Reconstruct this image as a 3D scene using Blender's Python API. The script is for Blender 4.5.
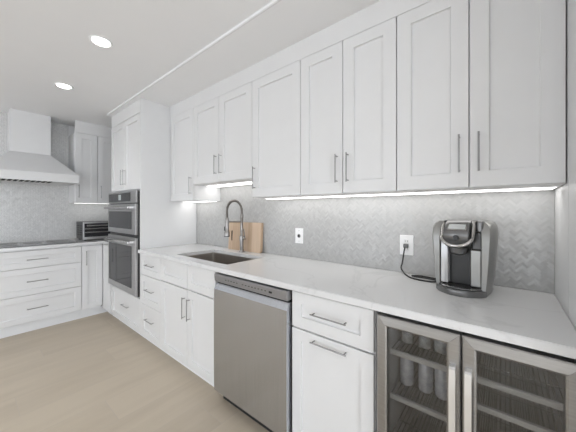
import bpy, bmesh, math, random
from mathutils import Vector, Matrix
random.seed(7)
S = bpy.context.scene
COL = S.collection
for o in list(bpy.data.objects): bpy.data.objects.remove(o)
R = math.radians

# ------------------------------------------------------------------ camera
FPX = 264.55
cam_d = bpy.data.cameras.new('camera'); cam = bpy.data.objects.new('camera', cam_d); COL.objects.link(cam)
cam_d.sensor_width = 36; cam_d.sensor_fit = 'HORIZONTAL'; cam_d.lens = 36 * FPX / 576
cam_d.clip_start = 0.02
cam_d.shift_y = -5.25 / 576
cam.location = (0, 0, 1.292)
cam.rotation_euler = (R(90), 0, R(90 - 50.68))
S.camera = cam

# ------------------------------------------------------------------ world / light / exposure
W = bpy.data.worlds.new('daylight'); S.world = W; W.use_nodes = True
bg = W.node_tree.nodes['Background']; bg.inputs[0].default_value = (0.91, 0.96, 1.03, 1); bg.inputs[1].default_value = 3.0
def area(name, loc, rot, sx, sy, power, color=(1, 1, 1)):
    d = bpy.data.lights.new(name, 'AREA'); d.shape = 'RECTANGLE'; d.size = sx; d.size_y = sy; d.energy = power; d.color = color
    o = bpy.data.objects.new(name, d); COL.objects.link(o); o.location = loc; o.rotation_euler = rot
    return o
# added fill lights standing in for daylight from invented windows behind the camera
area('added_window_fill', (-2.9, -4.35, 1.15), (R(90), 0, 0), 2.0, 2.1, 6, (0.97, 0.985, 1))
area('added_window_fill', (0.25, -4.35, 1.15), (R(90), 0, 0), .9, 2.1, 6, (0.97, 0.985, 1))
S.view_settings.view_transform = 'Standard'
S.view_settings.look = 'None'
S.view_settings.exposure = 0.31
S.view_settings.gamma = 1
S.view_settings.use_curve_mapping = False
CEIL_LAMP = 8.0
SPOT = 11.0
STRIP = 2.3

# ------------------------------------------------------------------ materials
def mat(name, col, rough=0.5, metal=0.0, spec=0.5, coat=0.0, emit=None, estr=0):
    m = bpy.data.materials.new(name); m.use_nodes = True
    b = m.node_tree.nodes['Principled BSDF']
    b.inputs['Base Color'].default_value = (*col, 1); b.inputs['Roughness'].default_value = rough
    b.inputs['Metallic'].default_value = metal; b.inputs['Specular IOR Level'].default_value = spec
    b.inputs['Coat Weight'].default_value = coat
    if emit:
        b.inputs['Emission Color'].default_value = (*emit, 1); b.inputs['Emission Strength'].default_value = estr
    return m
def nodes(m):
    nt = m.node_tree; return nt, nt.nodes, nt.links, nt.nodes['Principled BSDF']
def noise_col(m, a, b, scale, vec_scale=(1, 1, 1), detail=4, rough_var=None, bump=0.0):
    nt, N, L, B = nodes(m)
    tc = N.new('ShaderNodeTexCoord'); mp = N.new('ShaderNodeMapping'); mp.inputs['Scale'].default_value = vec_scale
    L.new(tc.outputs['Object'], mp.inputs['Vector'])
    n = N.new('ShaderNodeTexNoise'); n.inputs['Scale'].default_value = scale; n.inputs['Detail'].default_value = detail
    L.new(mp.outputs[0], n.inputs['Vector'])
    r = N.new('ShaderNodeValToRGB'); r.color_ramp.elements[0].position = .3; r.color_ramp.elements[1].position = .7
    r.color_ramp.elements[0].color = (*a, 1); r.color_ramp.elements[1].color = (*b, 1)
    L.new(n.outputs['Fac'], r.inputs[0]); L.new(r.outputs[0], B.inputs['Base Color'])
    if bump:
        bp = N.new('ShaderNodeBump'); bp.inputs['Strength'].default_value = bump; bp.inputs['Distance'].default_value = .002
        L.new(n.outputs['Fac'], bp.inputs['Height']); L.new(bp.outputs[0], B.inputs['Normal'])
    return m

M = {}
M['cabinet'] = noise_col(mat('white_cabinet_paint', (.80, .80, .80), .38), (.715, .715, .715), (.73, .73, .73), 6)
M['carcass'] = noise_col(mat('cabinet_box_white', (.78, .78, .78), .45), (.77, .77, .77), (.79, .79, .79), 5)
M['wall'] = noise_col(mat('wall_paint', (.75, .75, .75), .7), (.74, .74, .74), (.76, .76, .76), 8)
M['ceiling'] = noise_col(mat('ceiling_paint', (.86, .86, .86), .8), (.855, .855, .86), (.865, .865, .87), 5)
M['toe'] = noise_col(mat('toe_kick_white', (.72, .74, .76), .5), (.80, .81, .82), (.82, .83, .84), 5)
M['steel'] = noise_col(mat('brushed_steel', (.46, .455, .455), .34, 1.0), (.43, .425, .425), (.50, .495, .495), 3, (1, 1, 60), 3, bump=.02)
M['steel_v'] = noise_col(mat('dishwasher_steel', (.42, .41, .41), .22, 1.0), (.51, .525, .56), (.56, .575, .61), 4, (40, 1, .5), 3, bump=.015)
_b = M['steel_v'].node_tree.nodes['Principled BSDF']; _b.inputs['Anisotropic'].default_value = .75; _b.inputs['Anisotropic Rotation'].default_value = 0.0
_t = M['steel_v'].node_tree.nodes.new('ShaderNodeTangent'); _t.direction_type = 'RADIAL'; _t.axis = 'Z'; M['steel_v'].node_tree.links.new(_t.outputs[0], _b.inputs['Tangent'])
M['cooler_steel'] = noise_col(mat('cooler_frame_steel', (.50, .49, .48), .35, 1.0), (.34, .335, .33), (.40, .395, .39), 4, (1, 1, 40), 3, bump=.02)
M['nickel'] = noise_col(mat('brushed_nickel', (.40, .39, .38), .32, 1.0), (.29, .285, .28), (.34, .335, .33), 30, (1, 1, 1))
M['chrome'] = noise_col(mat('polished_nickel', (.5, .49, .48), .15, 1.0), (.46, .45, .44), (.54, .53, .52), 20)
M['faucet'] = noise_col(mat('brushed_faucet_steel', (.3, .29, .28), .28, 1.0), (.26, .25, .24), (.33, .32, .31), 20)
M['black'] = noise_col(mat('black_plastic', (.012, .012, .012), .35), (.010, .010, .010), (.016, .016, .016), 20)
M['gap'] = noise_col(mat('black_recess', (.01, .01, .01), .8), (.009, .009, .009), (.012, .012, .012), 20)
M['dkglass'] = noise_col(mat('dark_oven_glass', (.03, .03, .033), .06, 0, .38, 0.0), (.022, .022, .024), (.028, .028, .03), 5)
M['rubber'] = noise_col(mat('black_rubber_cord', (.015, .015, .015), .5), (.012, .012, .012), (.02, .02, .02), 40)
M['plate'] = noise_col(mat('white_outlet_plastic', (.85, .85, .85), .3), (.84, .84, .84), (.86, .86, .86), 10)
M['sink'] = noise_col(mat('sink_steel', (.36, .33, .31), .36, 1.0), (.46, .43, .40), (.52, .49, .46), 8, (20, 1, 1))
M['keurig_silver'] = noise_col(mat('silver_plastic', (.36, .36, .35), .3, .75), (.29, .29, .28), (.33, .33, .32), 14)
M['keurig_dark'] = noise_col(mat('charcoal_plastic', (.09, .09, .09), .3, .3), (.08, .08, .08), (.105, .105, .105), 14)
M['keurig_grey'] = noise_col(mat('grey_metallic_plastic', (.2, .2, .2), .28, .6), (.17, .17, .17), (.21, .21, .21), 14)
M['tank'] = noise_col(mat('clear_water_tank', (.6, .6, .6), .1, .2), (.35, .35, .35), (.75, .75, .75), 9, (12, 12, .6))
M['interior'] = noise_col(mat('cooler_interior_grey', (.16, .16, .16), .5), (.42, .42, .42), (.46, .46, .46), 5)
M['shelf_front'] = noise_col(mat('cooler_shelf_aluminium', (.6, .6, .59), .4, .4), (.56, .56, .55), (.64, .64, .63), 8)
M['can'] = noise_col(mat('pale_can_metal', (.72, .74, .78), .35, .3), (.55, .57, .62), (.82, .83, .86), 40)
M['bottle'] = noise_col(mat('grey_bottle_glass', (.3, .31, .31), .12, .1), (.22, .23, .23), (.45, .46, .46), 60)
M['toaster_dark'] = noise_col(mat('toaster_dark_side', (.07, .07, .07), .5), (.06, .06, .06), (.09, .09, .09), 30)
M['display'] = mat('lit_display', (.02, .02, .02), .2, emit=(.75, .85, .85), estr=.35)

def math_node(N, L, op, a, b=None, c=None):
    n = N.new('ShaderNodeMath'); n.operation = op
    for i, v in enumerate((a, b, c)):
        if v is None: continue
        if isinstance(v, (int, float)): n.inputs[i].default_value = v
        else: L.new(v, n.inputs[i])
    return n.outputs[0]

def glass_mat(name, tint, refl, rough=.03):
    m = bpy.data.materials.new(name); m.use_nodes = True; nt = m.node_tree; N = nt.nodes; L = nt.links
    N.remove(N['Principled BSDF']); out = N['Material Output']
    t = N.new('ShaderNodeBsdfTransparent'); g = N.new('ShaderNodeBsdfGlossy'); g.inputs['Roughness'].default_value = rough
    fr = N.new('ShaderNodeFresnel'); fr.inputs[0].default_value = refl
    nz = N.new('ShaderNodeTexNoise'); nz.inputs['Scale'].default_value = 3
    rp = N.new('ShaderNodeMixRGB'); rp.inputs[1].default_value = (*[c * .95 for c in tint], 1); rp.inputs[2].default_value = (*tint, 1)
    L.new(nz.outputs['Fac'], rp.inputs[0]); L.new(rp.outputs[0], t.inputs[0])
    mx = N.new('ShaderNodeMixShader'); ge = N.new('ShaderNodeNewGeometry'); fm = math_node(N, L, 'MULTIPLY', fr.outputs[0], math_node(N, L, 'SUBTRACT', 1.0, ge.outputs['Backfacing'])); L.new(fm, mx.inputs[0]); L.new(t.outputs[0], mx.inputs[1]); L.new(g.outputs[0], mx.inputs[2])
    L.new(mx.outputs[0], out.inputs[0])
    return m
M['pane'] = glass_mat('tinted_cooler_glass', (.80, .80, .80), 1.9)
M['clear'] = glass_mat('clear_glass', (.9, .9, .9), 1.45)

def herringbone(name, axis, w=.0105, n=3, lo=.385, hi=.455):
    """pearl marble mosaic laid in herringbone; axis = which object axis runs along the wall"""
    m = mat(name, (.6, .6, .6), .25, 0, .6); nt, N, L, B = nodes(m)
    mt = lambda op, a, b=None, c=None: math_node(N, L, op, a, b, c)
    tc = N.new('ShaderNodeTexCoord'); sp = N.new('ShaderNodeSeparateXYZ'); L.new(tc.outputs['Object'], sp.inputs[0])
    U = sp.outputs[axis]; V = sp.outputs['Z']
    k45 = 1 / (math.sqrt(2) * w)
    X = mt('MULTIPLY', mt('ADD', U, V), k45); Y = mt('MULTIPLY', mt('SUBTRACT', V, U), k45)
    ix = mt('FLOOR', X); iy = mt('FLOOR', Y)
    k = mt('FLOORED_MODULO', mt('SUBTRACT', ix, iy), 2 * n)
    k = mt('ROUND', k)
    horiz = mt('LESS_THAN', k, n - .5)
    # horizontal tile: start column ix-k
    hx = mt('SUBTRACT', ix, k); hfx = mt('SUBTRACT', X, hx); hfy = mt('SUBTRACT', Y, iy)
    # vertical tile: start row iy-(2n-1-k)
    vy = mt('SUBTRACT', iy, mt('SUBTRACT', 2 * n - 1, k)); vfy = mt('SUBTRACT', Y, vy); vfx = mt('SUBTRACT', X, ix)
    def edge(f, ln): return mt('MINIMUM', f, mt('SUBTRACT', ln, f))
    eh = mt('MINIMUM', edge(hfx, n), edge(hfy, 1)); ev = mt('MINIMUM', edge(vfy, n), edge(vfx, 1))
    def sel(a, b):
        return mt('ADD', mt('MULTIPLY', a, horiz), mt('MULTIPLY', b, mt('SUBTRACT', 1, horiz)))
    e = sel(eh, ev); idx = sel(hx, mt('ADD', ix, 500)); idy = sel(iy, vy)
    cb = N.new('ShaderNodeCombineXYZ'); L.new(idx, cb.inputs[0]); L.new(idy, cb.inputs[1])
    wn = N.new('ShaderNodeTexWhiteNoise'); wn.noise_dimensions = '3D'; L.new(cb.outputs[0], wn.inputs['Vector'])
    nz = N.new('ShaderNodeTexNoise'); nz.inputs['Scale'].default_value = 7; L.new(tc.outputs['Object'], nz.inputs['Vector'])
    f = mt('ADD', mt('MULTIPLY', wn.outputs['Value'], .75), mt('MULTIPLY', nz.outputs['Fac'], .3))
    rp = N.new('ShaderNodeValToRGB'); rp.color_ramp.elements[0].color = (lo, lo, lo * .985, 1); rp.color_ramp.elements[1].color = (hi, hi * .995, hi * .98, 1)
    L.new(f, rp.inputs[0])
    gm = mt('LESS_THAN', e, .07)
    mx = N.new('ShaderNodeMixRGB'); L.new(gm, mx.inputs[0]); L.new(rp.outputs[0], mx.inputs[1]); mx.inputs[2].default_value = (.42, .418, .412, 1)
    L.new(mx.outputs[0], B.inputs['Base Color'])
    # each tile is set at a very slightly different tilt -> glints
    vm = N.new('ShaderNodeVectorMath'); vm.operation = 'SUBTRACT'; L.new(wn.outputs['Color'], vm.inputs[0]); vm.inputs[1].default_value = (.5, .5, .5)
    vs = N.new('ShaderNodeVectorMath'); vs.operation = 'SCALE'; L.new(vm.outputs[0], vs.inputs[0]); vs.inputs['Scale'].default_value = .10
    ge = N.new('ShaderNodeNewGeometry')
    va = N.new('ShaderNodeVectorMath'); va.operation = 'ADD'; L.new(ge.outputs['Normal'], va.inputs[0]); L.new(vs.outputs[0], va.inputs[1])
    vn = N.new('ShaderNodeVectorMath'); vn.operation = 'NORMALIZE'; L.new(va.outputs[0], vn.inputs[0]); L.new(vn.outputs[0], B.inputs['Normal'])
    return m
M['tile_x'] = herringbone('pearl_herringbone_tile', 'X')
M['tile_y'] = herringbone('pearl_herringbone_tile_far_lightened', 'Y', lo=.60, hi=.71)  # same tile coloured lighter to stand in for light on the far wall

def quartz():
    m = mat('white_quartz', (.8, .8, .8), .12, 0, .5); nt, N, L, B = nodes(m)
    tc = N.new('ShaderNodeTexCoord')
    n1 = N.new('ShaderNodeTexNoise'); n1.inputs['Scale'].default_value = 1.6; n1.inputs['Detail'].default_value = 6; n1.inputs['Distortion'].default_value = 1.2
    L.new(tc.outputs['Object'], n1.inputs['Vector'])
    a = math_node(N, L, 'ABSOLUTE', math_node(N, L, 'SUBTRACT', n1.outputs['Fac'], .5))
    r = N.new('ShaderNodeValToRGB'); r.color_ramp.elements[0].position = 0; r.color_ramp.elements[0].color = (.64, .64, .64, 1)
    r.color_ramp.elements[1].position = .012; r.color_ramp.elements[1].color = (.70, .70, .70, 1)
    L.new(a, r.inputs[0]); L.new(r.outputs[0], B.inputs['Base Color'])
    return m
M['quartz'] = quartz()

def floor_mat():
    """wide pale oak-look planks running along y, joints staggered"""
    m = mat('oak_plank_floor', (.5, .44, .36), .42, 0, .4); nt, N, L, B = nodes(m)
    mt = lambda op, a, b=None: math_node(N, L, op, a, b)
    tc = N.new('ShaderNodeTexCoord'); sp = N.new('ShaderNodeSeparateXYZ'); L.new(tc.outputs['Object'], sp.inputs[0])
    X = mt('MULTIPLY', mt('ADD', sp.outputs['X'], 2.619), 1 / .258)
    ix = mt('FLOOR', X); fx = mt('SUBTRACT', X, ix)
    off = mt('FRACT', mt('MULTIPLY', ix, .38))
    Y = mt('ADD', mt('MULTIPLY', mt('SUBTRACT', sp.outputs['Y'], .219), 1 / 1.6), off)
    iy = mt('FLOOR', Y); fy = mt('SUBTRACT', Y, iy)
    ex = mt('MULTIPLY', mt('MINIMUM', fx, mt('SUBTRACT', 1, fx)), .258)
    ey = mt('MULTIPLY', mt('MINIMUM', fy, mt('SUBTRACT', 1, fy)), 1.6)
    e = mt('MINIMUM', ex, ey)
    cb = N.new('ShaderNodeCombineXYZ'); L.new(ix, cb.inputs[0]); L.new(iy, cb.inputs[1])
    wn = N.new('ShaderNodeTexWhiteNoise'); L.new(cb.outputs[0], wn.inputs['Vector'])
    mp = N.new('ShaderNodeMapping'); mp.inputs['Scale'].default_value = (7, .9, 1); L.new(tc.outputs['Object'], mp.inputs['Vector'])
    vadd = N.new('ShaderNodeVectorMath'); vadd.operation = 'ADD'; L.new(mp.outputs[0], vadd.inputs[0])
    vs = N.new('ShaderNodeVectorMath'); vs.operation = 'SCALE'; L.new(wn.outputs['Color'], vs.inputs[0]); vs.inputs['Scale'].default_value = 20
    L.new(vs.outputs[0], vadd.inputs[1])
    nz = N.new('ShaderNodeTexNoise'); nz.inputs['Scale'].default_value = 1.3; nz.inputs['Detail'].default_value = 5; nz.inputs['Roughness'].default_value = .55
    L.new(vadd.outputs[0], nz.inputs['Vector'])
    f = mt('ADD', mt('MULTIPLY', nz.outputs['Fac'], .8), mt('MULTIPLY', wn.outputs['Value'], .25))
    rp = N.new('ShaderNodeValToRGB')
    rp.color_ramp.elements[0].position = .28; rp.color_ramp.elements[0].color = (.465, .395, .305, 1)
    rp.color_ramp.elements[1].position = .62; rp.color_ramp.elements[1].color = (.54, .465, .365, 1)
    L.new(f, rp.inputs[0])
    gm = mt('LESS_THAN', e, .0016)
    mx = N.new('ShaderNodeMixRGB'); L.new(gm, mx.inputs[0]); L.new(rp.outputs[0], mx.inputs[1]); mx.inputs[2].default_value = (.48, .42, .35, 1)
    L.new(mx.outputs[0], B.inputs['Base Color'])
    return m
M['floor'] = floor_mat()

def wood_mat():
    m = mat('maple_board', (.5, .36, .24), .5); nt, N, L, B = nodes(m)
    tc = N.new('ShaderNodeTexCoord'); sp = N.new('ShaderNodeSeparateXYZ'); L.new(tc.outputs['Object'], sp.inputs[0])
    ix = math_node(N, L, 'FLOOR', math_node(N, L, 'MULTIPLY', sp.outputs['X'], 1 / .055))
    wn = N.new('ShaderNodeTexWhiteNoise'); wn.noise_dimensions = '1D'; L.new(ix, wn.inputs['W'])
    mp = N.new('ShaderNodeMapping'); mp.inputs['Scale'].default_value = (40, 1, 3); L.new(tc.outputs['Object'], mp.inputs['Vector'])
    nz = N.new('ShaderNodeTexNoise'); nz.inputs['Scale'].default_value = 2; L.new(mp.outputs[0], nz.inputs['Vector'])
    f = math_node(N, L, 'ADD', math_node(N, L, 'MULTIPLY', wn.outputs['Value'], .6), math_node(N, L, 'MULTIPLY', nz.outputs['Fac'], .5))
    rp = N.new('ShaderNodeValToRGB'); rp.color_ramp.elements[0].color = (.42, .29, .19, 1); rp.color_ramp.elements[1].color = (.66, .51, .38, 1)
    L.new(f, rp.inputs[0]); L.new(rp.outputs[0], B.inputs['Base Color'])
    return m
M['wood'] = wood_mat()

# ------------------------------------------------------------------ mesh helpers
def new_bm(): return bmesh.new()
def box(bm, x0, x1, y0, y1, z0, z1, bev=0.0, seg=1):
    vs = [bm.verts.new((x, y, z)) for x in (x0, x1) for y in (y0, y1) for z in (z0, z1)]
    q = [(0, 1, 3, 2), (4, 6, 7, 5), (0, 4, 5, 1), (2, 3, 7, 6), (0, 2, 6, 4), (1, 5, 7, 3)]
    fs = [bm.faces.new([vs[i] for i in f]) for f in q]
    if bev:
        es = {e for f in fs for e in f.edges}
        bmesh.ops.bevel(bm, geom=list(es), offset=bev, segments=seg, affect='EDGES', profile=.5)
def tube(bm, pts, r, seg=10, caps=True):
    """swept tube through pts; r number or list"""
    pts = [Vector(p) for p in pts]; n = len(pts); rr = r if isinstance(r, (list, tuple)) else [r] * n
    t0 = (pts[1] - pts[0]).normalized(); ref = Vector((0, 0, 1)) if abs(t0.z) < .9 else Vector((1, 0, 0))
    nrm = t0.cross(ref).normalized(); rings = []
    for i, p in enumerate(pts):
        t = (pts[min(i + 1, n - 1)] - pts[max(i - 1, 0)]).normalized()
        nrm = (nrm - t * nrm.dot(t)).normalized(); b = t.cross(nrm)
        rings.append([bm.verts.new(p + (nrm * math.cos(a) + b * math.sin(a)) * rr[i]) for a in [2 * math.pi * k / seg for k in range(seg)]])
    for i in range(n - 1):
        for k in range(seg):
            bm.faces.new([rings[i][k], rings[i][(k + 1) % seg], rings[i + 1][(k + 1) % seg], rings[i + 1][k]])
    if caps:
        bm.faces.new(rings[0][::-1]); bm.faces.new(rings[-1])
def lathe(bm, prof, seg=24, c=(0, 0, 0), axis='z'):
    rings = []
    for (r, z) in prof:
        ring = []
        for k in range(seg):
            a = 2 * math.pi * k / seg
            p = (r * math.cos(a), r * math.sin(a), z)
            if axis == 'y': p = (p[0], p[2], p[1])
            ring.append(bm.verts.new((c[0] + p[0], c[1] + p[1], c[2] + p[2])))
        rings.append(ring)
    for i in range(len(rings) - 1):
        for k in range(seg):
            bm.faces.new([rings[i][k], rings[i][(k + 1) % seg], rings[i + 1][(k + 1) % seg], rings[i + 1][k]])
    bm.faces.new(rings[0][::-1]); bm.faces.new(rings[-1])
def extrude_poly(bm, poly, axis, a0, a1, bev=0.0, seg=2):
    """poly of 2D points; axis 'x' -> (y,z) outline, 'y' -> (x,z), 'z' -> (x,y)"""
    def P(p, a):
        return {'x': (a, p[0], p[1]), 'y': (p[0], a, p[1]), 'z': (p[0], p[1], a)}[axis]
    A = [bm.verts.new(P(p, a0)) for p in poly]; B = [bm.verts.new(P(p, a1)) for p in poly]
    fs = [bm.faces.new(A), bm.faces.new(B[::-1])]
    n = len(poly)
    for i in range(n): fs.append(bm.faces.new([A[i], B[i], B[(i + 1) % n], A[(i + 1) % n]]))
    if bev:
        es = set(fs[0].edges) | set(fs[1].edges)
        bmesh.ops.bevel(bm, geom=list(es), offset=bev, segments=seg, affect='EDGES', profile=.5)
def obj(name, bm, m, parent=None, label=None, smooth=False, stuff=False):
    bmesh.ops.recalc_face_normals(bm, faces=bm.faces)
    me = bpy.data.meshes.new(name); bm.to_mesh(me); bm.free()
    if smooth:
        for p in me.polygons: p.use_smooth = True
        try: me.set_sharp_from_angle(angle=R(40))
        except Exception: pass
    o = bpy.data.objects.new(name, me); COL.objects.link(o); me.materials.append(M[m] if isinstance(m, str) else m)
    if parent: o.parent = parent
    if label: o['label'] = label
    if stuff: o['kind'] = 'stuff'
    return o
def bx(name, m, parent, *b, bev=0.0, seg=1, **k):
    bm = new_bm(); box(bm, *b, bev=bev, seg=seg); return obj(name, bm, m, parent, **k)
def thing(name, label, cat, loc=(0, 0, 0), rz=0, group=None):
    o = bpy.data.objects.new(name, None); COL.objects.link(o); o.empty_display_size = .1
    o.location = loc; o.rotation_euler = (0, 0, rz); o['label'] = label; o['category'] = cat
    if group: o['group'] = group
    return o
def tag(o, label, cat, group=None):
    o['label'] = label; o['category'] = cat
    if group: o['group'] = group
    return o
def struct(name, m, *b, bev=0):
    o = bx(name, m, None, *b, bev=bev); o['kind'] = 'structure'; return o

# ------------------------------------------------------------------ key planes
YW = 1.70      # right wall
YC = 1.06      # right counter front edge
YF = 1.088     # right base cabinet door faces
YU = 1.382     # upper cabinet door faces
XT = -2.75     # right side of the tall oven cabinet
XR = 0.176     # end panel at the right
XB = -4.49     # far wall
XF = -3.87     # far base cabinet door faces
ZC = 2.428; ZS = 2.397; ZT = 0.915; ZS0 = 0.885

# ------------------------------------------------------------------ structure
struct('floor', 'floor', XB - .1, 3.2, -4.6, YW + .1, -.1, 0)
struct('ceiling', 'ceiling', XB - .1, 3.2, -4.6, YW + .1, ZC, ZC + .1)
bm = new_bm()
for y0, y1, z0, z1 in [(-4.6, -2.5, 0, ZC), (-1.95, YW, 0, ZC), (-2.5, -1.95, 0, .25), (-2.5, -1.95, 2.15, ZC)]: box(bm, XB - .1, XB, y0, y1, z0, z1)
o = obj('wall_far', bm, 'wall'); o['kind'] = 'structure'
bm = new_bm()
for y0, y1, z0, z1 in [(-2.5, -2.45, .25, 2.15), (-2.0, -1.95, .25, 2.15), (-2.45, -2.0, .25, .30), (-2.45, -2.0, 2.10, 2.15)]: box(bm, XB - .06, XB + .01, y0, y1, z0, z1)
o = obj('added_window_1', bm, 'cabinet'); o['kind'] = 'structure'  # unseen window added to throw a bright reflection on the dishwasher
struct('wall_right', 'wall', XB - .1, 3.2, YW, YW + .1, 0, ZC)
struct('wall_near', 'cabinet', XR, XR + .7, YU - .02, YW, 0, ZS)
# wall behind the camera, with two tall openings added to let light in
bm = new_bm()
for x0, x1, z0, z1 in [(XB, -3.9, 0, ZC), (-1.9, -.2, 0, ZC), (.7, 3.2, 0, ZC), (-3.9, -1.9, 0, .1), (-3.9, -1.9, 2.2, ZC), (-.2, .7, 0, .1), (-.2, .7, 2.2, ZC)]:
    box(bm, x0, x1, -4.6, -4.5, z0, z1)
o = obj('wall_left', bm, 'wall'); o['kind'] = 'structure'
# lowered ceiling band above the right run with its crown lip
struct('trim_1', 'ceiling', -3.60, 3.2, 1.054, YW, ZS, ZC)
bm = new_bm(); extrude_poly(bm, [(1.054, ZS), (1.047, ZS), (1.044, ZS + .003), (1.044, ZS + .007), (1.054, ZS + .009)], 'x', -3.61, 3.2)
o = obj('trim_2', bm, 'cabinet'); o['kind'] = 'structure'
# filler boards between cabinets and ceiling
struct('trim_3', 'cabinet', XT + .001, XR, YU + .0002, YU + .0202, 2.2762, ZS)
struct('trim_4', 'cabinet', -4.16 - .02, -4.16 - .003, .872, 1.70, 2.281, ZC)
# tile
def _t2():
    bm = new_bm(); extrude_poly(bm, [(-.9, ZT), (1.69, ZT), (1.69, 1.394), (.871, 1.394), (.871, ZC - .004), (-.9, ZC - .004)], 'x', XB + .0005, XB + .008)
    return obj('tile_backsplash', bm, 'tile_y')
tag(bx('tile_backsplash', 'tile_x', None, XT + .001, XR - .001, YW - .008, YW - .0005, ZT, 1.62), 'pearly herringbone mosaic backsplash on the right wall above the long white countertop', 'backsplash')
tag(_t2(), 'pearly herringbone mosaic behind the white range hood on the far wall', 'backsplash')

# ------------------------------------------------------------------ cabinets
def shaker(name, parent, x0, x1, z0, z1, rail=.062, t=.02, y=0.0, rec=.012):
    """door or drawer front facing -y, its face at y"""
    g = .0022
    x0 += g; x1 -= g; z0 += g; z1 -= g
    bm = new_bm(); ch = .004
    rz = min(rail, (z1 - z0) * .33)
    def loop(ax0, ax1, az0, az1, yy): return [bm.verts.new(p) for p in ((ax0, yy, az0), (ax1, yy, az0), (ax1, yy, az1), (ax0, yy, az1))]
    b = .0015
    L0 = loop(x0, x1, z0, z1, y + t)
    L1 = loop(x0, x1, z0, z1, y + b)
    L2 = loop(x0 + b, x1 - b, z0 + b, z1 - b, y)
    L3 = loop(x0 + rail, x1 - rail, z0 + rz, z1 - rz, y)
    L4 = loop(x0 + rail, x1 - rail, z0 + rz, z1 - rz, y + rec - .004)
    L5 = loop(x0 + rail + ch, x1 - rail - ch, z0 + rz + ch, z1 - rz - ch, y + rec)
    bm.faces.new(L0[::-1]); bm.faces.new(L5)
    for A, B in ((L0, L1), (L1, L2), (L2, L3), (L3, L4), (L4, L5)):
        for i in range(4): bm.faces.new([A[i], A[(i + 1) % 4], B[(i + 1) % 4], B[i]])
    return obj(name, bm, 'cabinet', parent)
def pull(parent, x, z, ln=.165, vert=True, y=0.0, off=.030, r=.0037):
    """slim bar pull on a face at y"""
    bm = new_bm(); h = ln / 2; e = h - .010
    d = Vector((0, 0, 1)) if vert else Vector((1, 0, 0)); c = Vector((x, y - off + r, z))
    tube(bm, [c - d * h, c + d * h], r, 8)
    for s in (-1, 1): tube(bm, [c + d * s * e, Vector((x, y, z)) + d * s * e], r * .95, 8)
    return obj('handle', bm, 'nickel', parent)

def upper(x0, x1, z0, z1, divs, handles, label, depth=.297, loc_y=YU, far=None):
    """wall cabinet, local origin at its lower left front; divs = list of door x edges"""
    if far is None: t = thing('wall_cabinet', label, 'cabinet', (x0, loc_y, z0), 0, None); o = x0
    else: t = thing('wall_cabinet', label, 'cabinet', (far, x0, z0), R(90), None); o = x0
    w = x1 - x0; h = z1 - z0
    bx('body', 'carcass', t, 0.0005, w - .0005, .0205, .0205 + depth, 0, h)
    ds = []
    for i in range(len(divs) - 1):
        ds.append(shaker('door', t, divs[i] - o, divs[i + 1] - o, 0, h, rail=.066))
    for di, hx, hz in handles:
        pull(ds[di], hx - o, hz - z0)
    return t
ZU, ZUT, ZSK = 1.392, 2.277, 1.540
upper(XT, -2.302, ZU, ZUT, [XT + .002, -2.302], [(0, -2.337, 1.535)], 'narrow single-door white wall cabinet between the tall oven cabinet and the sink cabinet')
upper(-2.302, -1.487, ZSK, ZUT, [-2.302, -1.900, -1.487], [(0, -1.935, 1.69), (1, -1.865, 1.69)], 'shorter two-door white wall cabinet raised above the sink and faucet')
upper(-1.487, -1.029, ZU, ZUT, [-1.487, -1.029], [(0, -1.452, 1.538)], 'single-door white wall cabinet just right of the raised one over the sink, handle at left')
upper(-1.029, -.423, ZU, ZUT, [-1.029, -.724, -.423], [(0, -.759, 1.538), (1, -.689, 1.538)], 'two-door white wall cabinet above the wall outlet and plain backsplash left of the coffee maker')
upper(-.423, XR - .001, ZU, ZUT, [-.423, -.119, XR - .002], [(0, -.154, 1.541), (1, -.084, 1.541)], 'large two-door white wall cabinet at the far right, directly above the coffee maker')

def base_cab(name, x0, x1, label, fronts, toe=.087, far=None, ztop=ZS0 - .001, depth=None, cat='cabinet', toe_y=.065):
    """fronts: (kind, x0, x1, z0, z1, [handles (x,z,vert,len)])"""
    y = YF
    if far is None:
        t = thing(name, label, cat, (x0, YF, 0)); o = x0; d = (YW - .01 - YF) if depth is None else depth
    else:
        t = thing(name, label, cat, (far, x0, 0), R(90)); o = x0; d = (XF - XB) - .01 if depth is None else depth
    w = x1 - x0
    return t, o, d, w
def fronts_on(t, o, fronts, rail=.058):
    for kind, a, b, z0, z1, hs in fronts:
        f = shaker(kind, t, a - o, b - o, z0, z1, rail=rail)
        for hx, hz, v, ln in hs: pull(f, hx - o, hz, ln, v)
def simple_base(name, x0, x1, label, fronts, toe=.087, far=None, top=ZS0 - .001, hole=False):
    t, o, d, w = base_cab(name, x0, x1, label, fronts, toe, far)
    if hole:   # sink base: open-topped box so the basin can hang inside
        bm = new_bm()
        box(bm, .0005, .018, .0205, d, toe, top); box(bm, w - .018, w - .0005, .0205, d, toe, .645)
        box(bm, .018, w - .018, .0205, .035, toe, top); box(bm, .018, w - .018, d - .015, d, toe, top); box(bm, .018, w - .018, .035, d - .015, toe, toe + .018)
        obj('body', bm, 'carcass', t)
    else:
        bx('body', 'carcass', t, .0005, w - .0005, .0205, d, toe, top)
    bx('toe_kick', 'toe', t, .0005, w - .0005, .068, .085, 0, toe - .0005)
    fronts_on(t, o, fronts)
    return t
simple_base('drawer_cabinet', XT, -2.331, 'white three-drawer base cabinet between the tall oven cabinet and sink cabinet', [
    ('drawer', XT + .002, -2.331, .676, .876, [(-2.54, .782, False, .16)]),
    ('drawer', XT + .002, -2.331, .396, .676, [(-2.54, .548, False, .16)]),
    ('drawer', XT + .002, -2.331, .087, .396, [(-2.54, .27, False, .16)])])
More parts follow.
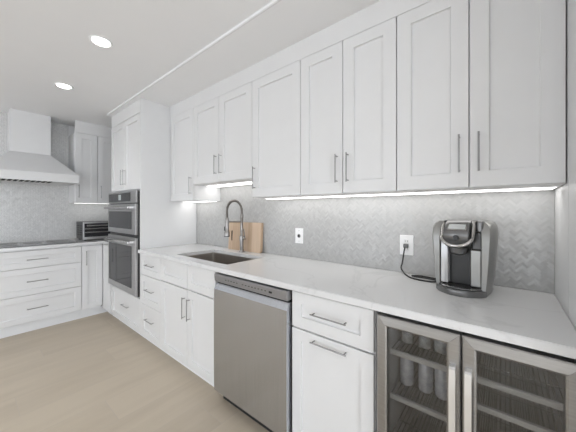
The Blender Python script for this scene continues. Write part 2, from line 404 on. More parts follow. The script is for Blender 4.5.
simple_base('sink_cabinet', -2.331, -1.532, 'white sink base cabinet with two doors under two false drawer fronts', [
    ('drawer_front', -2.331, -1.897, .684, .876, []), ('drawer_front', -1.897, -1.534, .684, .876, []),
    ('door', -2.331, -1.897, .087, .680, [(-1.932, .537, True, .165)]), ('door', -1.897, -1.534, .087, .680, [(-1.862, .537, True, .165)])], hole=True)
simple_base('pullout_cabinet', -.866, -.424, 'white base cabinet with one drawer over a tall pull-out front, between dishwasher and beverage coolers', [
    ('drawer', -.866, -.424, .688, .874, [(-.638, .787, False, .19)]),
    ('door', -.866, -.424, .087, .684, [(-.638, .652, False, .19)])])

# tall oven cabinet
t = thing('oven_cabinet', 'tall white cabinet housing the built-in double oven, two doors above and a drawer below', 'cabinet', (-3.60, YF, 0))
o = -3.60; w = XT - o; d = YW - .01 - YF
bm = new_bm()
box(bm, .0005, .024, .0205, d, .087, ZS - .001); box(bm, w - .022, w, 0.0, d, .087, ZS - .001)
box(bm, .024, w - .022, .0205, d, .087, .43); box(bm, .024, w - .022, .0205, d, 1.50, ZS - .001); box(bm, .024, w - .022, d - .02, d, .43, 1.50)
box(bm, .0005, .03, .0, .0205, .42, 1.505)
obj('body', bm, 'cabinet', t)
bx('toe_kick', 'toe', t, .0005, w - .0005, .068, .085, 0, .0865)
bx('crown_panel', 'cabinet', t, .028, w - .022, .003, .0203, 2.262, ZS - .001)
for a, b, hx in ((-3.572, -3.172, -3.207), (-3.172, XT - .022, -3.137)):
    f = shaker('door', t, a - o, b - o, 1.508, 2.258, rail=.06); pull(f, hx - o, 1.65, .165, True)
f = shaker('drawer', t, -3.572 - o, XT - .022 - o, .087, .425, rail=.055); pull(f, -3.12 - o, .282, .165, False)

# far run base cabinets (facing +x); local x = world y
simple_base('drawer_cabinet', .12, .873, 'wide white three-drawer base cabinet below the cooktop and range hood', [
    ('drawer', .12, .873, .688, .874, [(.492, .777, False, .17)]),
    ('drawer', .12, .873, .403, .688, [(.492, .547, False, .17)]),
    ('drawer', .12, .873, .118, .403, [(.492, .26, False, .17)])], toe=.115, far=XF)
simple_base('base_cabinet', -.64, .12, 'white two-door base cabinet left of the wide three-drawer cabinet', [
    ('door', -.64, -.26, .118, .874, [(-.30, .73, True, .17)]), ('door', -.26, .12, .118, .874, [(-.22, .73, True, .17)])], toe=.115, far=XF)
t = simple_base('corner_cabinet', .873, 1.087, 'narrow single-door white base cabinet in the inner corner beside the ovens', [
    ('door', .875, 1.084, .118, .874, [(.917, .727, True, .17)])], toe=.115, far=XF)
bx('corner_toe_kick', 'toe', t, 1.156 - .873, 1.17 - .873, -.268, .085, 0, .0865)
bx('corner_toe_return', 'toe', t, 1.0872 - .873, 1.1558 - .873, .068, .085, 0, .0865)
bx('corner_filler', 'cabinet', t, 1.0885 - .873, 1.11 - .873, -.268, .02, .087, .874)
# far uppers
upper(.872, 1.109, 1.396, 2.279, [.874, 1.109], [(0, .908, 1.54)], 'narrow white wall cabinet on the far wall, immediately right of the range hood', depth=.305, far=-4.16)
upper(1.109, 1.62, 1.396, 2.279, [1.111, 1.62], [(0, 1.145, 1.54)], 'white corner wall cabinet on the far wall, partly hidden by the tall oven cabinet', depth=.305, far=-4.16)

# ------------------------------------------------------------------ countertops
SX0, SX1, SY0, SY1 = -2.205, -1.505, 1.165, 1.545
def slab(name, xs, ys, z0, z1, skip, m, bev=.003):
    bm = new_bm(); V = {}
    for i, x in enumerate(xs):
        for j, y in enumerate(ys):
            for k, z in enumerate((z0, z1)): V[i, j, k] = bm.verts.new((x, y, z))
    cells = {(i, j) for i in range(len(xs) - 1) for j in range(len(ys) - 1)} - skip
    for (i, j) in cells:
        bm.faces.new([V[i, j, 1], V[i + 1, j, 1], V[i + 1, j + 1, 1], V[i, j + 1, 1]])
        bm.faces.new([V[i, j, 0], V[i, j + 1, 0], V[i + 1, j + 1, 0], V[i + 1, j, 0]])
        for di, dj, a, b in ((-1, 0, (i, j + 1), (i, j)), (1, 0, (i + 1, j), (i + 1, j + 1)), (0, -1, (i, j), (i + 1, j)), (0, 1, (i + 1, j + 1), (i, j + 1))):
            if (i + di, j + dj) not in cells:
                bm.faces.new([V[a[0], a[1], 0], V[b[0], b[1], 0], V[b[0], b[1], 1], V[a[0], a[1], 1]])
    for v in [v for v in bm.verts if not v.link_faces]: bm.verts.remove(v)
    es = [e for e in bm.edges if len(e.link_faces) == 2 and abs(e.link_faces[0].normal.dot(e.link_faces[1].normal)) < .5]
    bm.normal_update()
    es = [e for e in bm.edges if len(e.link_faces) == 2 and abs(e.link_faces[0].normal.dot(e.link_faces[1].normal)) < .5 and all(v.co.z > z1 - 1e-4 for v in e.verts)]
    bmesh.ops.bevel(bm, geom=es, offset=bev, segments=2, affect='EDGES')
    return obj(name, bm, m)
o = slab('countertop', [XT + .001, SX0, SX1, XR - .001], [YC, SY0, SY1, YW - .0085], ZS0, ZT, {(1, 1)}, 'quartz')
tag(o, 'long white quartz countertop with faint grey veins running from the sink to the coffee maker', 'countertop')
o = slab('countertop', [XB + .0085, -3.85, -3.602], [-.66, 1.085, 1.69], ZS0, ZT, {(1, 0)}, 'quartz')
tag(o, 'white quartz countertop on the far wall under the range hood', 'countertop')

# ------------------------------------------------------------------ sink
t = thing('kitchen_sink', 'rectangular undermount stainless steel sink set in the white countertop', 'sink', ((SX0 + SX1) / 2, (SY0 + SY1) / 2, .66))
hw, hd = (SX1 - SX0) / 2 + .004, (SY1 - SY0) / 2 + .004
bm = new_bm()
def rr_loop(hx, hy, r, z, n=5):
    L = []
    for cx, cy, a0 in ((hx - r, hy - r, 0), (-hx + r, hy - r, 90), (-hx + r, -hy + r, 180), (hx - r, -hy + r, 270)):
        for k in range(n + 1):
            a = R(a0 + 90 * k / n); L.append(bm.verts.new((cx + r * math.cos(a), cy + r * math.sin(a), z)))
    return L
loops = [rr_loop(hw + .008, hd + .008, .03, .2245), rr_loop(hw, hd, .02, .2245), rr_loop(hw, hd, .02, .03), rr_loop(hw - .02, hd - .02, .02, .008), rr_loop(.06, .06, .055, 0.004),
         rr_loop(.06, .06, .055, -.004), rr_loop(hw - .018, hd - .018, .02, 0.0), rr_loop(hw + .003, hd + .003, .022, .025), rr_loop(hw + .003, hd + .003, .022, .2225), rr_loop(hw + .008, hd + .008, .03, .2225)]
for a, b in zip(loops, loops[1:] + loops[:1]):
    n = len(a)
    if a is loops[4]: continue
    for i in range(n): bm.faces.new([a[i], a[(i + 1) % n], b[(i + 1) % n], b[i]])
bm.faces.new(loops[4]); bm.faces.new(loops[5][::-1])
obj('basin', bm, 'sink', t, smooth=True)
bm = new_bm(); lathe(bm, [(.042, .0045), (.042, .007), (.036, .008), (.030, .0055), (.002, .0055)], 20); obj('drain', bm, 'chrome', t)

# ------------------------------------------------------------------ faucet
FX, FY = -1.865, 1.607
t = thing('kitchen_faucet', 'tall spring-neck pull-down faucet with brushed finish behind the sink', 'faucet', (FX, FY, ZT))
bm = new_bm(); lathe(bm, [(.027, .0005), (.027, .008), (.022, .012), (.0175, .016), (.0175, .10), (.021, .104), (.021, .145), (.0165, .15), (.0135, .155), (.0135, .305), (.016, .31), (.016, .345), (.012, .35)], 18)
obj('column', bm, 'faucet', t, smooth=True)
pts, rs = [], []
r0 = .083; n = 150
path = [(0, 0, .38 + .02 * i) for i in range(2)]
def arch(s):   # s 0..1
    if s < .08: return Vector((0, 0, .345 + s / .08 * .03))
    if s < .80:
        a = math.pi * (s - .08) / .72; return Vector((0, -r0 + r0 * math.cos(a), .375 + r0 * math.sin(a) * 1.1))
    return Vector((0, -2 * r0, .375 - (s - .80) / .20 * .06))
for i in range(n + 1):
    pts.append(arch(i / n)); rs.append(.0105 + .0022 * math.sin(i * math.pi * .5 + .7))
bm = new_bm(); tube(bm, pts, rs, 10); obj('spring_neck', bm, mat('dark_nickel_spring', (.20, .185, .17), .3, 1.0), t)
bm = new_bm(); tube(bm, [(0, -.010, .275), (0, -2 * r0 + .012, .28)], .0055, 8); tube(bm, [(0, -2 * r0, .27), (0, -2 * r0, .29)], [.0185, .0185], 14); obj('support_arm', bm, 'faucet', t)
t2 = thing_spray = None
bm = new_bm(); lathe(bm, [(.012, .32), (.0145, .315), (.0155, .25), (.0165, .21), (.021, .195), (.025, .172), (.025, .160), (.018, .158)], 16, (0, -2 * r0, 0)); sp = obj('spray_head', bm, 'faucet', t, smooth=True)
bm = new_bm(); box(bm, -.034, -.016, -2 * r0 - .008, -2 * r0 + .008, .200, .240, bev=.004); obj('spray_button', bm, 'black', sp)
bm = new_bm(); lathe(bm, [(.017, .152), (.0255, .153), (.0255, .1595), (.02, .1598)], 16, (0, -2 * r0, 0)); obj('spray_nozzle', bm, 'black', sp)
bm = new_bm(); tube(bm, [(.018, 0, .125), (.05, -.004, .125)], [.013, .013], 14); tube(bm, [(.046, -.004, .13), (.052, -.012, .16), (.062, -.03, .215)], [.006, .0055, .005], 8); obj('lever', bm, 'chrome', t)

# ------------------------------------------------------------------ cutting board (with hand slot), leaning on the tile
t = thing('cutting_board', 'light wooden cutting board with a hand slot leaning on the backsplash behind the faucet', 'cutting board', (-1.893, 1.652, ZT + .0012))
t.rotation_euler = (R(-3), 0, 0)
bm = new_bm(); Wb, Hb, Tb = .226, .268, .024
sx0, sx1, sz0, sz1 = -.190, -.168, .085, .182
xs = [-Wb, sx0, sx1, Wb]; zs = [0, sz0, sz1, Hb]; V = {}
for i, x in enumerate(xs):
    for j, z in enumerate(zs):
        for k, y in enumerate((0, Tb)): V[i, j, k] = bm.verts.new((x, y, z))
cells = {(i, j) for i in range(3) for j in range(3)} - {(1, 1)}
for i, j in cells:
    for k in (0, 1): bm.faces.new([V[i, j, k], V[i + 1, j, k], V[i + 1, j + 1, k], V[i, j + 1, k]])
    for di, dj, a, b in ((-1, 0, (i, j), (i, j + 1)), (1, 0, (i + 1, j), (i + 1, j + 1)), (0, -1, (i, j), (i + 1, j)), (0, 1, (i, j + 1), (i + 1, j + 1))):
        if (i + di, j + dj) not in cells: bm.faces.new([V[a[0], a[1], 0], V[b[0], b[1], 0], V[b[0], b[1], 1], V[a[0], a[1], 1]])
bm.normal_update()
cor = [e for e in bm.edges if abs(e.verts[0].co.x - e.verts[1].co.x) < 1e-5 and abs(e.verts[0].co.z - e.verts[1].co.z) < 1e-5 and abs(abs(e.verts[0].co.x) - Wb) < 1e-4 and (e.verts[0].co.z < 1e-4 or abs(e.verts[0].co.z - Hb) < 1e-4)]
bmesh.ops.bevel(bm, geom=cor, offset=.012, segments=3, affect='EDGES')
obj('board', bm, 'wood', t)
bx('slot_shadow_liner', 'gap', t, sx0 + .0005, sx1 - .0005, .008, Tb - .001, sz0 + .0005, sz1 - .0005).name = 'slot_shade_fill'  # black fill stands in for the shade inside the hand slot

# ------------------------------------------------------------------ dishwasher
DX0, DX1 = -1.504, -.874
t = thing('dishwasher', 'stainless steel dishwasher with top control strip under the counter right of the sink', 'dishwasher', (DX0, 1.053, 0))
w = DX1 - DX0
bx('tub', 'gap', t, .032, w - .004, .045, .62, .10, ZS0 - .006)
bx('toe_panel', 'gap', t, .004, w - .004, .075, .09, 0, .098)
bm = new_bm(); extrude_poly(bm, [(.044, .822), (.012, .820), (.006, .826), (.002, .868), (.006, .874), (.044, .876)], 'x', 0.0, w, bev=.003)
cp = obj('control_panel', bm, mat('charcoal_steel_panel', (.34, .34, .35), .42, .9), t)
pm = mat('panel_mark_grey', (.06, .06, .06), .5)
for i in range(14):
    if i in (5,): continue
    x = .12 + i * .027
    bx('button_mark', pm, cp, x, x + .010, .0010, .0058, .846, .850)
bx('indicator_window', 'black', cp, w - .125, w - .105, .0002, .0055, .842, .852)
bm = new_bm(); n = 14; prof = [(.044, .098), (.004, .098)] 
for i in range(n + 1):
    s = i / n; prof.append((.001 + .004 * (2 * s - 1) ** 2 * .5, .100 + s * .66))
prof += [(.003, .772), (.018, .800), (.024, .808), (.044, .808)]
extrude_poly(bm, prof, 'x', 0.0, w, bev=.002)
dd = obj('door', bm, 'steel_v', t)
bx('handle_pocket', 'gap', t, .01, w - .01, .026, .044, .8085, .8195)

# ------------------------------------------------------------------ beverage coolers (one appliance with two doors)
CX0, CX1 = -.403, XR - .004
t = thing('beverage_cooler', 'stainless double-door glass front beverage cooler under the right end of the countertop', 'cooler', (CX0, 1.053, 0))
w = CX1 - CX0; mid = -.1135 - CX0
bm = new_bm(); wl = .02
box(bm, 0.002, wl, .047, .62, .085, .876); box(bm, w - wl, w - .002, .047, .62, .085, .876); box(bm, mid - .012, mid + .012, .047, .60, .10, .85)
box(bm, wl, w - wl, .047, .62, .085, .105); box(bm, wl, w - wl, .047, .62, .856, .876); box(bm, wl, w - wl, .60, .62, .105, .848)
obj('body', bm, 'interior', t)
bx('toe_grille', 'black', t, .002, w - .002, .07, .09, 0, .0845)
def frame_door(x0, x1, hx, side):
    z0, z1, r, T = .10, .873, .040, .045
    d = None
    bm = new_bm()
    def lp(a, z_in, yy): return [bm.verts.new(p) for p in ((x0 + a, yy, z0 + z_in), (x1 - a, yy, z0 + z_in), (x1 - a, yy, z1 - z_in), (x0 + a, yy, z1 - z_in))]
    Ls = [lp(0, 0, T), lp(0, 0, .006), lp(.004, .004, .002), lp(r - .006, r - .006, .0), lp(r, r, .004), lp(r, r, T)]
    for A, B in zip(Ls, Ls[1:] + Ls[:1]):
        for i in range(4): bm.faces.new([A[i], A[(i + 1) % 4], B[(i + 1) % 4], B[i]])
    f = obj('door', bm, 'cooler_steel', t)
    bx('glass_pane', 'pane', f, x0 + r, x1 - r, .012, .018, z0 + r, z1 - r)
    ml = mat('mitre_line', (.2, .2, .2), .5, .5)
    for sx, ex in ((x0 + .004, x0 + r - .002), (x1 - .004, x1 - r + .002)):
        for sz, ez in ((z1 - .004, z1 - r + .002), (z0 + .004, z0 + r - .002)):
            bm = new_bm(); tube(bm, [(sx, .0012, sz), (ex, .0003, ez)], .0006, 4); obj('mitre_joint', bm, ml, f)
    bm = new_bm()
    extrude_poly(bm, [(0.0005, .30), (-.030, .32), (-.034, .34), (-.034, .70), (-.030, .765), (-.022, .770), (0.0005, .772), (0.0005, .745), (-.02, .73), (-.026, .70), (-.026, .35), (-.018, .33), (0.0005, .325)], 'x', hx - .0095, hx + .0095, bev=.001)
    obj('handle', bm, mat('bright_handle_steel', (.82, .82, .82), .3, .8), f)
frame_door(.002, mid - .002, mid - .022, -1)
frame_door(mid + .002, w - .001, mid + .022, 1)
lg = bx('added_fill_bar', mat('cooler_fill_glow', (1, 1, 1), .5, emit=(.95, .98, 1), estr=2.2), t, .05, w - .05, .10, .125, .842, .8555)  # glowing bar added to lift the dark compartments
def shelf(x0, x1, z, wires=True):
    s = bx('shelf', 'shelf_front', t, x0, x1, .075, .087, z - .018, z)
    bm = new_bm(); n = 16
    for i in range(n):
        x = x0 + .008 + (x1 - x0 - .016) * i / (n - 1); tube(bm, [(x, .087, z - .006), (x, .57, z - .006)], .0016, 5)
    for y in (.2, .4, .57): tube(bm, [(x0 + .002, y, z - .009), (x1 - .002, y, z - .009)], .002, 5)
    obj('wire_rack', bm, 'nickel', s)
for z in (.712, .527, .35, .20): shelf(.024, mid - .016, z)
for z in (.712, .620, .52, .42, .32, .22): shelf(mid + .016, w - .024, z)
# drinks inside the left compartment
def can_proto():
    t = thing('drink_can', '', 'can', (0, 0, 0))
    bm = new_bm(); lathe(bm, [(.022, 0), (.027, .006), (.0275, .01), (.0275, .112), (.022, .122), (.021, .123)], 20); obj('can_body', bm, 'can', t, smooth=True)
    bm = new_bm(); lathe(bm, [(.0195, .1235), (.0215, .1245), (.0215, .1265), (.018, .1265), (.0175, .1245), (.001, .1245)], 20); obj('can_lid', bm, 'nickel', t)
    return t
def dup(root, loc, label):
    r = root.copy(); COL.objects.link(r); r.location = loc; r['label'] = label
    for ch in list(root.children):
        c = ch.copy(); COL.objects.link(c); c.parent = r
        for g in ch.children:
            k = g.copy(); COL.objects.link(k); k.parent = c
    return r
c0 = can_proto(); zc = .527 - .0040
cans = [(-.338, 'pale can on the second cooler shelf, leftmost of the three'), (-.262, 'pale can on the second cooler shelf, middle of the three'), (-.199, 'pale can on the second cooler shelf, beside the door handle')]
for i, (x, lb) in enumerate(cans):
    if i == 0: c = c0; c.location = (x, 1.25, zc); c['label'] = lb
    else: c = dup(c0, (x, 1.25, zc), lb)
    c['group'] = 'cans in the beverage cooler'
t3 = thing('small_bottle', 'small glass bottle on the top shelf of the cooler, at the left', 'bottle', (-.335, 1.25, .712 - .0040), 0, 'bottles on the top cooler shelf')
bm = new_bm(); lathe(bm, [(.020, 0), (.024, .004), (.024, .055), (.010, .075), (.009, .088)], 16); obj('bottle_body', bm, 'bottle', t3, smooth=True)
bm = new_bm(); lathe(bm, [(.0105, .0885), (.0105, .1), (.009, .101)], 12); obj('cap', bm, 'nickel', t3)
dup(t3, (-.265, 1.25, .708), 'small glass bottle in the middle of the top cooler shelf')
dup(t3, (-.205, 1.25, .708), 'small glass bottle on the top cooler shelf, nearest the door handle')

# ------------------------------------------------------------------ double oven
OX0, OX1 = -3.568, -2.788
t = thing('double_oven', 'built-in stainless microwave and wall oven combination in the tall white cabinet', 'oven', (OX0, 1.055, .44))
w = OX1 - OX0; z = lambda a: a - .44
bx('chassis', 'black', t, .004, w + .011, .0215, .55, z(.445), z(1.485))
cpn = bx('control_panel', 'steel', t, 0, w, .004, .021, z(1.372), z(1.492), bev=.002)
cg = bx('control_glass', 'dkglass', cpn, .03, w - .14, .001, .0035, z(1.388), z(1.478))
bx('display', 'display', cg, w * .42, w * .42 + .07, -.0005, .0006, z(1.405), z(1.462))
def oven_door(z0, z1, g0, g1, hz, lab):
    bm = new_bm(); box(bm, 0, w, 0, .021, z(z0), z(z1), bev=.002)
    dr = obj('oven_door', bm, 'steel', t, label=lab)
    bx('window', 'dkglass', dr, .035, w - .10, -.0025, -.0002, z(g0), z(g1))
    bm = new_bm()
    box(bm, .02, w - .06, -.050, -.032, z(hz) - .014, z(hz) + .014, bev=.006, seg=2)
    for x in (.04, w - .10): box(bm, x, x + .02, -.033, -.0002, z(hz) - .010, z(hz) + .010)
    obj('handle', bm, 'chrome', dr)
    return dr
oven_door(1.055, 1.362, 1.105, 1.285, 1.325, 'upper microwave door')
oven_door(.452, 1.022, .515, .935, .978, 'lower oven door')

# ------------------------------------------------------------------ range hood
HY0, HY1 = .118, .862; HX = -3.92
t = thing('range_hood', 'white canopy range hood with a square chimney on the tiled far wall', 'range hood', (XB + .0085, (HY0 + HY1) / 2, 1.618))
bx0 = XB + .0085
def wl(x, y, z_): return (x - bx0, y - (HY0 + HY1) / 2, z_ - 1.618)
def wbox(bm, x0, x1, y0, y1, z0, z1, bev=0):
    a = wl(x0, y0, z0); b = wl(x1, y1, z1); box(bm, a[0], b[0], a[1], b[1], a[2], b[2], bev=bev)
bm = new_bm()
cy0, cy1, cxf = .312, .655, -4.235
zb, zt = 1.618, 1.712
A = [wl(*p) for p in ((bx0, HY0, zb), (HX, HY0, zb), (HX, HY1, zb), (bx0, HY1, zb))]
Bq = [(p[0], p[1], zt - 1.618) for p in A]
C = [wl(*p) for p in ((bx0, cy0, 1.958), (cxf, cy0, 1.958), (cxf, cy1, 1.958), (bx0, cy1, 1.958))]
vs = [[bm.verts.new(p) for p in L_] for L_ in (A, Bq, C)]
inner = [bm.verts.new(p) for p in (wl(HX - .17, HY0 + .03, zb), wl(HX - .03, HY0 + .03, zb), wl(HX - .03, HY1 - .19, zb), wl(HX - .17, HY1 - .19, zb))]
inner2 = [bm.verts.new((v.co.x, v.co.y, .03)) for v in inner]
for L1, L2 in ((vs[0], vs[1]), (vs[1], vs[2]), (inner, vs[0]), (inner2, inner)):
    for i in range(4): bm.faces.new([L1[i], L1[(i + 1) % 4], L2[(i + 1) % 4], L2[i]])
bm.faces.new(vs[2]); bm.faces.new(inner2[::-1])
obj('canopy', bm, 'cabinet', t)
bm = new_bm(); wbox(bm, HX + .0002, HX + .006, HY0, HY1, zt - .008, zt); wbox(bm, HX + .0002, HX + .006, HY0, HY1, zb, zb + .010); obj('band_moulding', bm, 'cabinet', t)
bm = new_bm(); wbox(bm, bx0, cxf, cy0, cy1, 1.9585, ZC - .001); obj('chimney', bm, 'cabinet', t)
f = None
bm = new_bm(); wbox(bm, HX - .16, HX - .034, HY0 + .04, HY1 - .20, zb + .004, zb + .014); f = obj('filter', bm, 'steel', t)
bm = new_bm()
for i in range(11):
    y = HY0 + .03 + i * .045; wbox(bm, HX - .22, HX - .012, y, y + .027, zb - .0025, zb - .0002)
obj('filter_slots', bm, 'gap', f)

# ------------------------------------------------------------------ cooktop
t = thing('cooktop', 'flat dark glass cooktop set into the far countertop beneath the hood', 'cooktop', (-4.17, .49, ZT + .0005))
bx('glass_top', mat('grey_ceramic_glass', (.16, .16, .16), .08, 0, .7), t, -.245, .235, -.365, .365, 0, .006, bev=.002)
bm = new_bm()
for x, y, r in ((-.11, -.2, .09), (.11, -.2, .075), (-.11, .2, .075), (.11, .2, .1), (0, 0, .08)):
    lathe(bm, [(r - .002, .0062), (r, .0062), (r, .0066), (r - .002, .0066)], 24, (x, y, 0))
obj('burner_rings', bm, mat('burner_grey', (.12, .12, .12), .3), t)

# ------------------------------------------------------------------ toaster oven
t = thing('toaster_oven', 'stainless toaster oven on the far countertop in the corner beside the double oven', 'toaster oven', (-4.04, .925, ZT), R(90))
w, dp, h0, h1 = .42, .31, .018, .235
bx('body', 'toaster_dark', t, 0, w, .012, dp, h0, h1, bev=.004)
for x in (.03, w - .03):
    for y in (.035, dp - .04): bm = new_bm(); lathe(bm, [(.012, 0.0), (.014, .003), (.014, .0178)], 12, (x, y, 0)); obj('foot', bm, 'black', t)
bm = new_bm(); box(bm, 0, .014, -.002, .0118, h0, h1); box(bm, w - .10, w, -.002, .0118, h0, h1); box(bm, .014, w - .10, -.002, .0118, h1 - .018, h1); box(bm, .014, w - .10, -.002, .0118, h0, h0 + .03)
obj('front_frame', bm, 'steel', t)
g = bx('door', 'dkglass', t, .014, w - .10, .002, .0115, h0 + .03, h1 - .018)
bm = new_bm(); tube(bm, [(.03, -.03, h1 - .045), (w - .116, -.03, h1 - .045)], .009, 10)
for x in (.045, w - .13): tube(bm, [(x, -.03, h1 - .045), (x, .002, h1 - .045)], .006, 8)
obj('handle', bm, 'chrome', g)
bm = new_bm(); box(bm, .02, w - .106, -.0005, .0018, .10, .112); box(bm, .02, w - .106, -.0005, .0018, .145, .158); obj('rack', bm, 'chrome', g)
for zz in (.06, .11, .16): bm = new_bm(); lathe(bm, [(.018, -.022), (.018, -.0022)], 16, (w - .05, 0, zz + .02), 'y'); obj('knob', bm, 'black', t)
bm = new_bm()
for i in range(5): 
    for j in range(2): box(bm, -.0012, -.0002, .05 + j * .12, .14 + j * .12, .07 + i * .028, .078 + i * .028)
obj('side_vents', bm, 'gap', t)

# ------------------------------------------------------------------ outlets
def outlet(x, z_, label, single):
    t = thing('wall_outlet', label, 'outlet', (x, YW - .0085, z_))
    pl = bx('plate', 'plate', t, -.039, .039, -.005, 0, -.060, .060, bev=.002)
    if single:
        bm = new_bm(); lathe(bm, [(.010, -.0085), (.010, -.0052)], 16, (0, 0, 0), 'y'); obj('jack', bm, 'black', pl)
        bm = new_bm(); lathe(bm, [(.016, -.0068), (.016, -.0052)], 20, (0, 0, 0), 'y'); obj('collar', bm, 'nickel', pl)
        for s in (-1, 1): bm = new_bm(); lathe(bm, [(.003, -.006), (.003, -.0052)], 8, (0, 0, s * .042), 'y'); obj('screw', bm, 'nickel', pl)
    else:
        for s in (-1, 1):
            r = bx('receptacle', mat('receptacle_white', (.8, .8, .8), .3), pl, -.016, .016, -.0068, -.0052, s * .022 - .014, s * .022 + .014, bev=.0006)
            bm = new_bm(); box(bm, -.008, -.006, -.0074, -.0070, s * .022 - .004, s * .022 + .007); box(bm, .006, .008, -.0074, -.0070, s * .022 - .004, s * .022 + .007)
            obj('slots', bm, 'black', r)
    return t
outlet(-1.268, 1.092, 'white wall plate with one round jack, between cutting board and coffee maker', True)
outlet(-.458, 1.085, 'white duplex outlet with the black coffee maker plug in it', False)

# ------------------------------------------------------------------ coffee maker
CM = Vector((-.152, 1.50, ZT)); ca = R(-7)
t = thing('coffee_maker', 'silver and black single-serve pod coffee maker standing on the countertop at the right', 'coffee maker', CM, ca)
t.scale = (1, 1, 1.035)
# rear body
bm = new_bm(); extrude_poly(bm, [(-.090, .012), (.090, .012), (.092, .30), (.080, .318), (-.080, .318), (-.092, .30)], 'y', -.005, .13, bev=.006); obj('rear_body', bm, 'keurig_dark', t, smooth=True)
# side pillars, bulging outward and leaning in at the top
def pillar(s):
    bm = new_bm()
    rows = [(.004, .100, .080), (.03, .103, .082), (.10, .110, .083), (.18, .116, .083), (.25, .121, .083), (.285, .120, .080), (.305, .112, .074), (.318, .094, .066)]
    ys = [(-.062, 0), (-.050, 1), (.04, 1), (.115, .8), (.13, .3)]
    grid = []
    for (zz, xo, xi) in rows:
        top = max(0, (zz - .26) / .058) * .02
        ring = [(xi, -.066 + top), (xi + (xo - xi) * .75, -.064 + top), (xo, -.048 + top), (xo + .002, .03), (xo - .004, .11), (xo - .015, .132), (xi, .134)]
        grid.append([bm.verts.new((s * x, y, zz)) for x, y in ring])
    for a, b in zip(grid, grid[1:]):
        n = len(a)
        for i in range(n): bm.faces.new([a[i], a[(i + 1) % n], b[(i + 1) % n], b[i]])
    bm.faces.new(grid[0]); bm.faces.new(grid[-1])
    return obj('side_panel', bm, 'keurig_silver', t, smooth=True)
pillar(-1); pillar(1)
# front panels flanking the cup bay
bx('left_front_panel', 'tank', t, -.0815, -.050, -.054, -.006, .034, .225, bev=.003)
bx('right_front_panel', 'keurig_silver', t, .038, .080, -.052, -.006, .034, .195, bev=.004)
bx('right_upper_panel', 'keurig_dark', t, .044, .080, -.048, -.006, .1955, .272, bev=.004)
bx('water_tank_lid', 'keurig_grey', t, .064, .086, -.060, .06, .2725, .320, bev=.006, seg=2)
bx('left_upper_panel', 'keurig_grey', t, -.080, -.062, -.048, -.006, .2255, .300, bev=.004)
bx('cup_bay', 'black', t, -.0495, .037, -.020, -.006, .034, .24)
# brew head
bm = new_bm(); extrude_poly(bm, [(-.0055, .20), (-.055, .20), (-.085, .222), (-.098, .25), (-.094, .275), (-.060, .312), (-.03, .322), (-.0055, .322)], 'x', -.060, .042, bev=.008)
hd = obj('brew_head', bm, 'keurig_grey', t, smooth=True)
bm = new_bm(); lathe(bm, [(.016, .168), (.030, .176), (.036, .199)], 20, (-.007, -.052, 0)); obj('nozzle', bm, 'keurig_grey', hd, smooth=True)
# silver U handle round the lid
bm = new_bm(); U = []
for i in range(21):
    a = math.pi * i / 20; U.append((-.007 - .060 * math.cos(a), -.078 - .030 * max(0, math.sin(a)) ** .6, .250 - .038 * math.sin(a)))
U = [(-.067, -.045, .305), (-.067, -.066, .285)] + U + [(.053, -.066, .285), (.053, -.045, .318)]
tube(bm, U, .0085, 10); obj('lid_handle', bm, 'chrome', hd, smooth=True)
# display + button on the sloping lid
th = math.atan2(.037, .034)
lid = bpy.data.objects.new('x', None)
def lidbox(name, m, x0, x1, s0, s1, th_=.0025, par=None, round_=False):
    """box lying on the sloped face from (-.094,.275) to (-.060,.312)"""
    p0 = Vector((0, -.094, .275)); d = Vector((0, .034, .037)).normalized(); nn = Vector((0, -d.z, d.y))
    bm = new_bm(); V = []
    for x in (x0, x1):
        for s in (s0, s1):
            for k in (-.001, th_): V.append(bm.verts.new(p0 + Vector((x, 0, 0)) + d * s + nn * k))
    for q in [(0, 1, 3, 2), (4, 6, 7, 5), (0, 4, 5, 1), (2, 3, 7, 6), (0, 2, 6, 4), (1, 5, 7, 3)]: bm.faces.new([V[i] for i in q])
    return obj(name, bm, m, par)
bpy.data.objects.remove(lid)
lf = lidbox('lid_frame', 'chrome', -.046, .032, .004, .042, .003, hd)
lidbox('lid_display', mat('pale_display', (.62, .64, .64), .25), -.040, .026, .010, .036, .0045, lf)
bm = new_bm(); lathe(bm, [(.0105, -.107), (.0115, -.105), (.0115, -.090)], 18, (-.007, 0, .247), 'y'); obj('brew_button', bm, 'black', hd)
# drip tray
def arc_poly(hx, y0, bow, n=14):
    return [(-hx, y0)] + [(-hx + 2 * hx * i / n, -.062 - bow * math.sin(math.pi * i / n) ** .8) for i in range(n + 1)] + [(hx, y0)]
bm = new_bm(); extrude_poly(bm, arc_poly(.100, -.0065, .068), 'z', .0, .026, bev=.004); tr = obj('drip_tray', bm, 'keurig_grey', t, smooth=True)
bm = new_bm(); extrude_poly(bm, arc_poly(.088, -.022, .056), 'z', .0262, .030); pl_ = obj('tray_plate', bm, 'black', tr)
bm = new_bm()
for i in range(9):
    y = -.030 - i * .009; hwx = .078 * math.sqrt(max(.05, 1 - (max(0, -y - .05) / .075) ** 2)); box(bm, -hwx, hwx, y - .0018, y + .0018, .0302, .0318)
obj('tray_grille', bm, 'chrome', pl_)
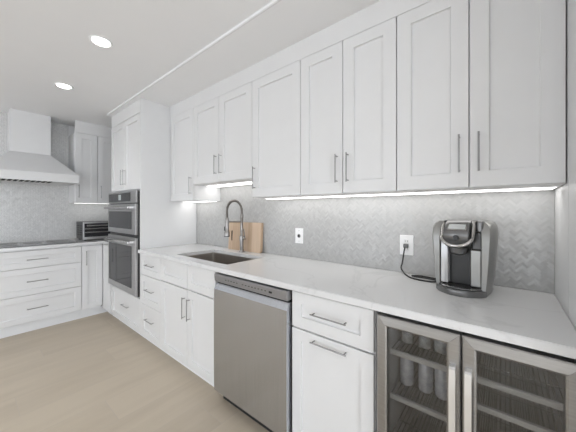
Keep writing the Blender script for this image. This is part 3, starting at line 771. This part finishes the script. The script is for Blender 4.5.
# power cord to the outlet, written in world space then moved to the maker's frame
bm = new_bm()
px_, pz_ = -.460, 1.082
zc_ = ZT + .0056
cp_ = [(px_, 1.668, pz_), (px_ - .004, 1.660, pz_ - .03), (px_ - .014, 1.660, pz_ - .10), (px_ - .020, 1.655, pz_ - .13), (px_ - .004, 1.640, zc_ + .012), (px_ + .03, 1.60, zc_), (px_ + .08, 1.555, zc_), (px_ + .16, 1.545, zc_),
       (px_ + .19, 1.58, zc_), (px_ + .15, 1.605, zc_), (px_ + .075, 1.600, zc_ + .002), (px_ + .05, 1.625, zc_), (px_ + .09, 1.645, zc_), (px_ + .15, 1.635, zc_), (px_ + .20, 1.625, zc_), (px_ + .24, 1.615, zc_ + .006)]
def catmull(P, n=8):
    P = [Vector(p) for p in P]; P = [P[0] * 2 - P[1]] + P + [P[-1] * 2 - P[-2]]; out = []
    for i in range(1, len(P) - 2):
        for k in range(n):
            s = k / n; a, b, c, d = P[i - 1:i + 3]
            out.append(.5 * ((2 * b) + (c - a) * s + (2 * a - 5 * b + 4 * c - d) * s * s + (3 * b - a - 3 * c + d) * s ** 3))
    return out + [P[-2]]
inv = (Matrix.Translation(CM) @ Matrix.Rotation(ca, 4, 'Z') @ Matrix.Diagonal((1, 1, 1.035, 1))).inverted()
tube(bm, [inv @ p for p in catmull(cp_)], .0042, 8); cord = obj('power_cord', bm, 'rubber', t, smooth=True)
bm = new_bm(); box(bm, px_ - .011, px_ + .015, 1.662, YW - .0158, pz_ - .012, pz_ + .012, bev=.003)
bmesh.ops.transform(bm, matrix=inv, verts=bm.verts); obj('plug', bm, mat('grey_plug', (.12, .12, .12), .4), cord)

# ------------------------------------------------------------------ under-cabinet light bars
led = mat('led_diffuser', (1, 1, 1), .5, emit=(1, .985, .96), estr=STRIP)
def bar(x0, x1, zz, label):
    t = thing('light_bar', label, 'under-cabinet light', ((x0 + x1) / 2, 1.588, zz), 0); h = (x1 - x0) / 2
    bx('housing', 'plate', t, -h, h, -.075, .075, -.004, -.0003)
    bx('diffuser', led, t, -h + .004, h - .004, -.072, .072, -.006, -.0042)  # diffuser widened so its glow also stands in for the lit cabinet underside
bar(XT + .01, -2.315, ZU, 'slim white light bar under the narrow wall cabinet beside the oven cabinet')
bar(-2.29, -1.495, ZSK, 'slim white light bar under the raised cabinet above the sink')
bar(-1.48, XR - .01, ZU, 'long slim white light bar under the wall cabinets over the coffee maker')

t = thing('light_bar', 'slim white light bar under the far wall cabinets above the toaster oven', 'under-cabinet light', (XB + .12, 1.24, 1.396), R(90))
bx('housing', 'plate', t, -.33, .33, -.035, .035, -.004, -.0003); bx('diffuser', led, t, -.326, .326, -.032, .032, -.006, -.0042)

# ------------------------------------------------------------------ recessed ceiling lights
lampm = mat('downlight_lens', (1, 1, 1), .5, emit=(1, .99, .97), estr=CEIL_LAMP)
def down(x, y, label, lamp=True):
    t = thing('recessed_light', label, 'ceiling light', (x, y, ZC), 0)
    bm = new_bm(); seg = 36; rings = []
    for r, zz in ((.068, 0), (.068, -.004), (.060, -.007), (.052, -.004), (.052, 0)):
        rings.append([bm.verts.new((r * math.cos(2 * math.pi * k / seg), r * math.sin(2 * math.pi * k / seg), zz - .0002)) for k in range(seg)])
    for a, b in zip(rings, rings[1:] + rings[:1]):
        for k in range(seg): bm.faces.new([a[k], a[(k + 1) % seg], b[(k + 1) % seg], b[k]])
    obj('trim_ring', bm, 'plate', t)
    bm = new_bm(); lathe(bm, [(.051, -.0035), (.051, -.0005)], 32); obj('lens', bm, lampm, t)
    if not lamp: return t
    d = bpy.data.lights.new('lamp', 'SPOT'); d.energy = SPOT; d.spot_size = R(110); d.spot_blend = .7; d.shadow_soft_size = .05; d.color = (.94, .97, 1)
    l = bpy.data.objects.new('lamp', d); COL.objects.link(l); l.parent = t; l.location = (0, 0, -.012)
    return t
down(-2.095, .579, 'round recessed ceiling light nearer the camera, lit')
down(-3.10, .57, 'round recessed ceiling light farther away, near the hood, lit')
for k in range(2):  # extra lamps added out of view to brighten floor and cabinet fronts
    down(-3.1 + k * 1.0, -.75, 'round recessed ceiling light added out of view to lift the room light')['group'] = 'ceiling lights added out of view'

# ------------------------------------------------------------------ tall end panel at the right of the run
tag(bx('end_panel', 'cabinet', None, XR, XR + .04, .95, YU - .0215, 0, ZS - .001, bev=.001), 'tall plain white end panel closing the right end of the kitchen run', 'panel')
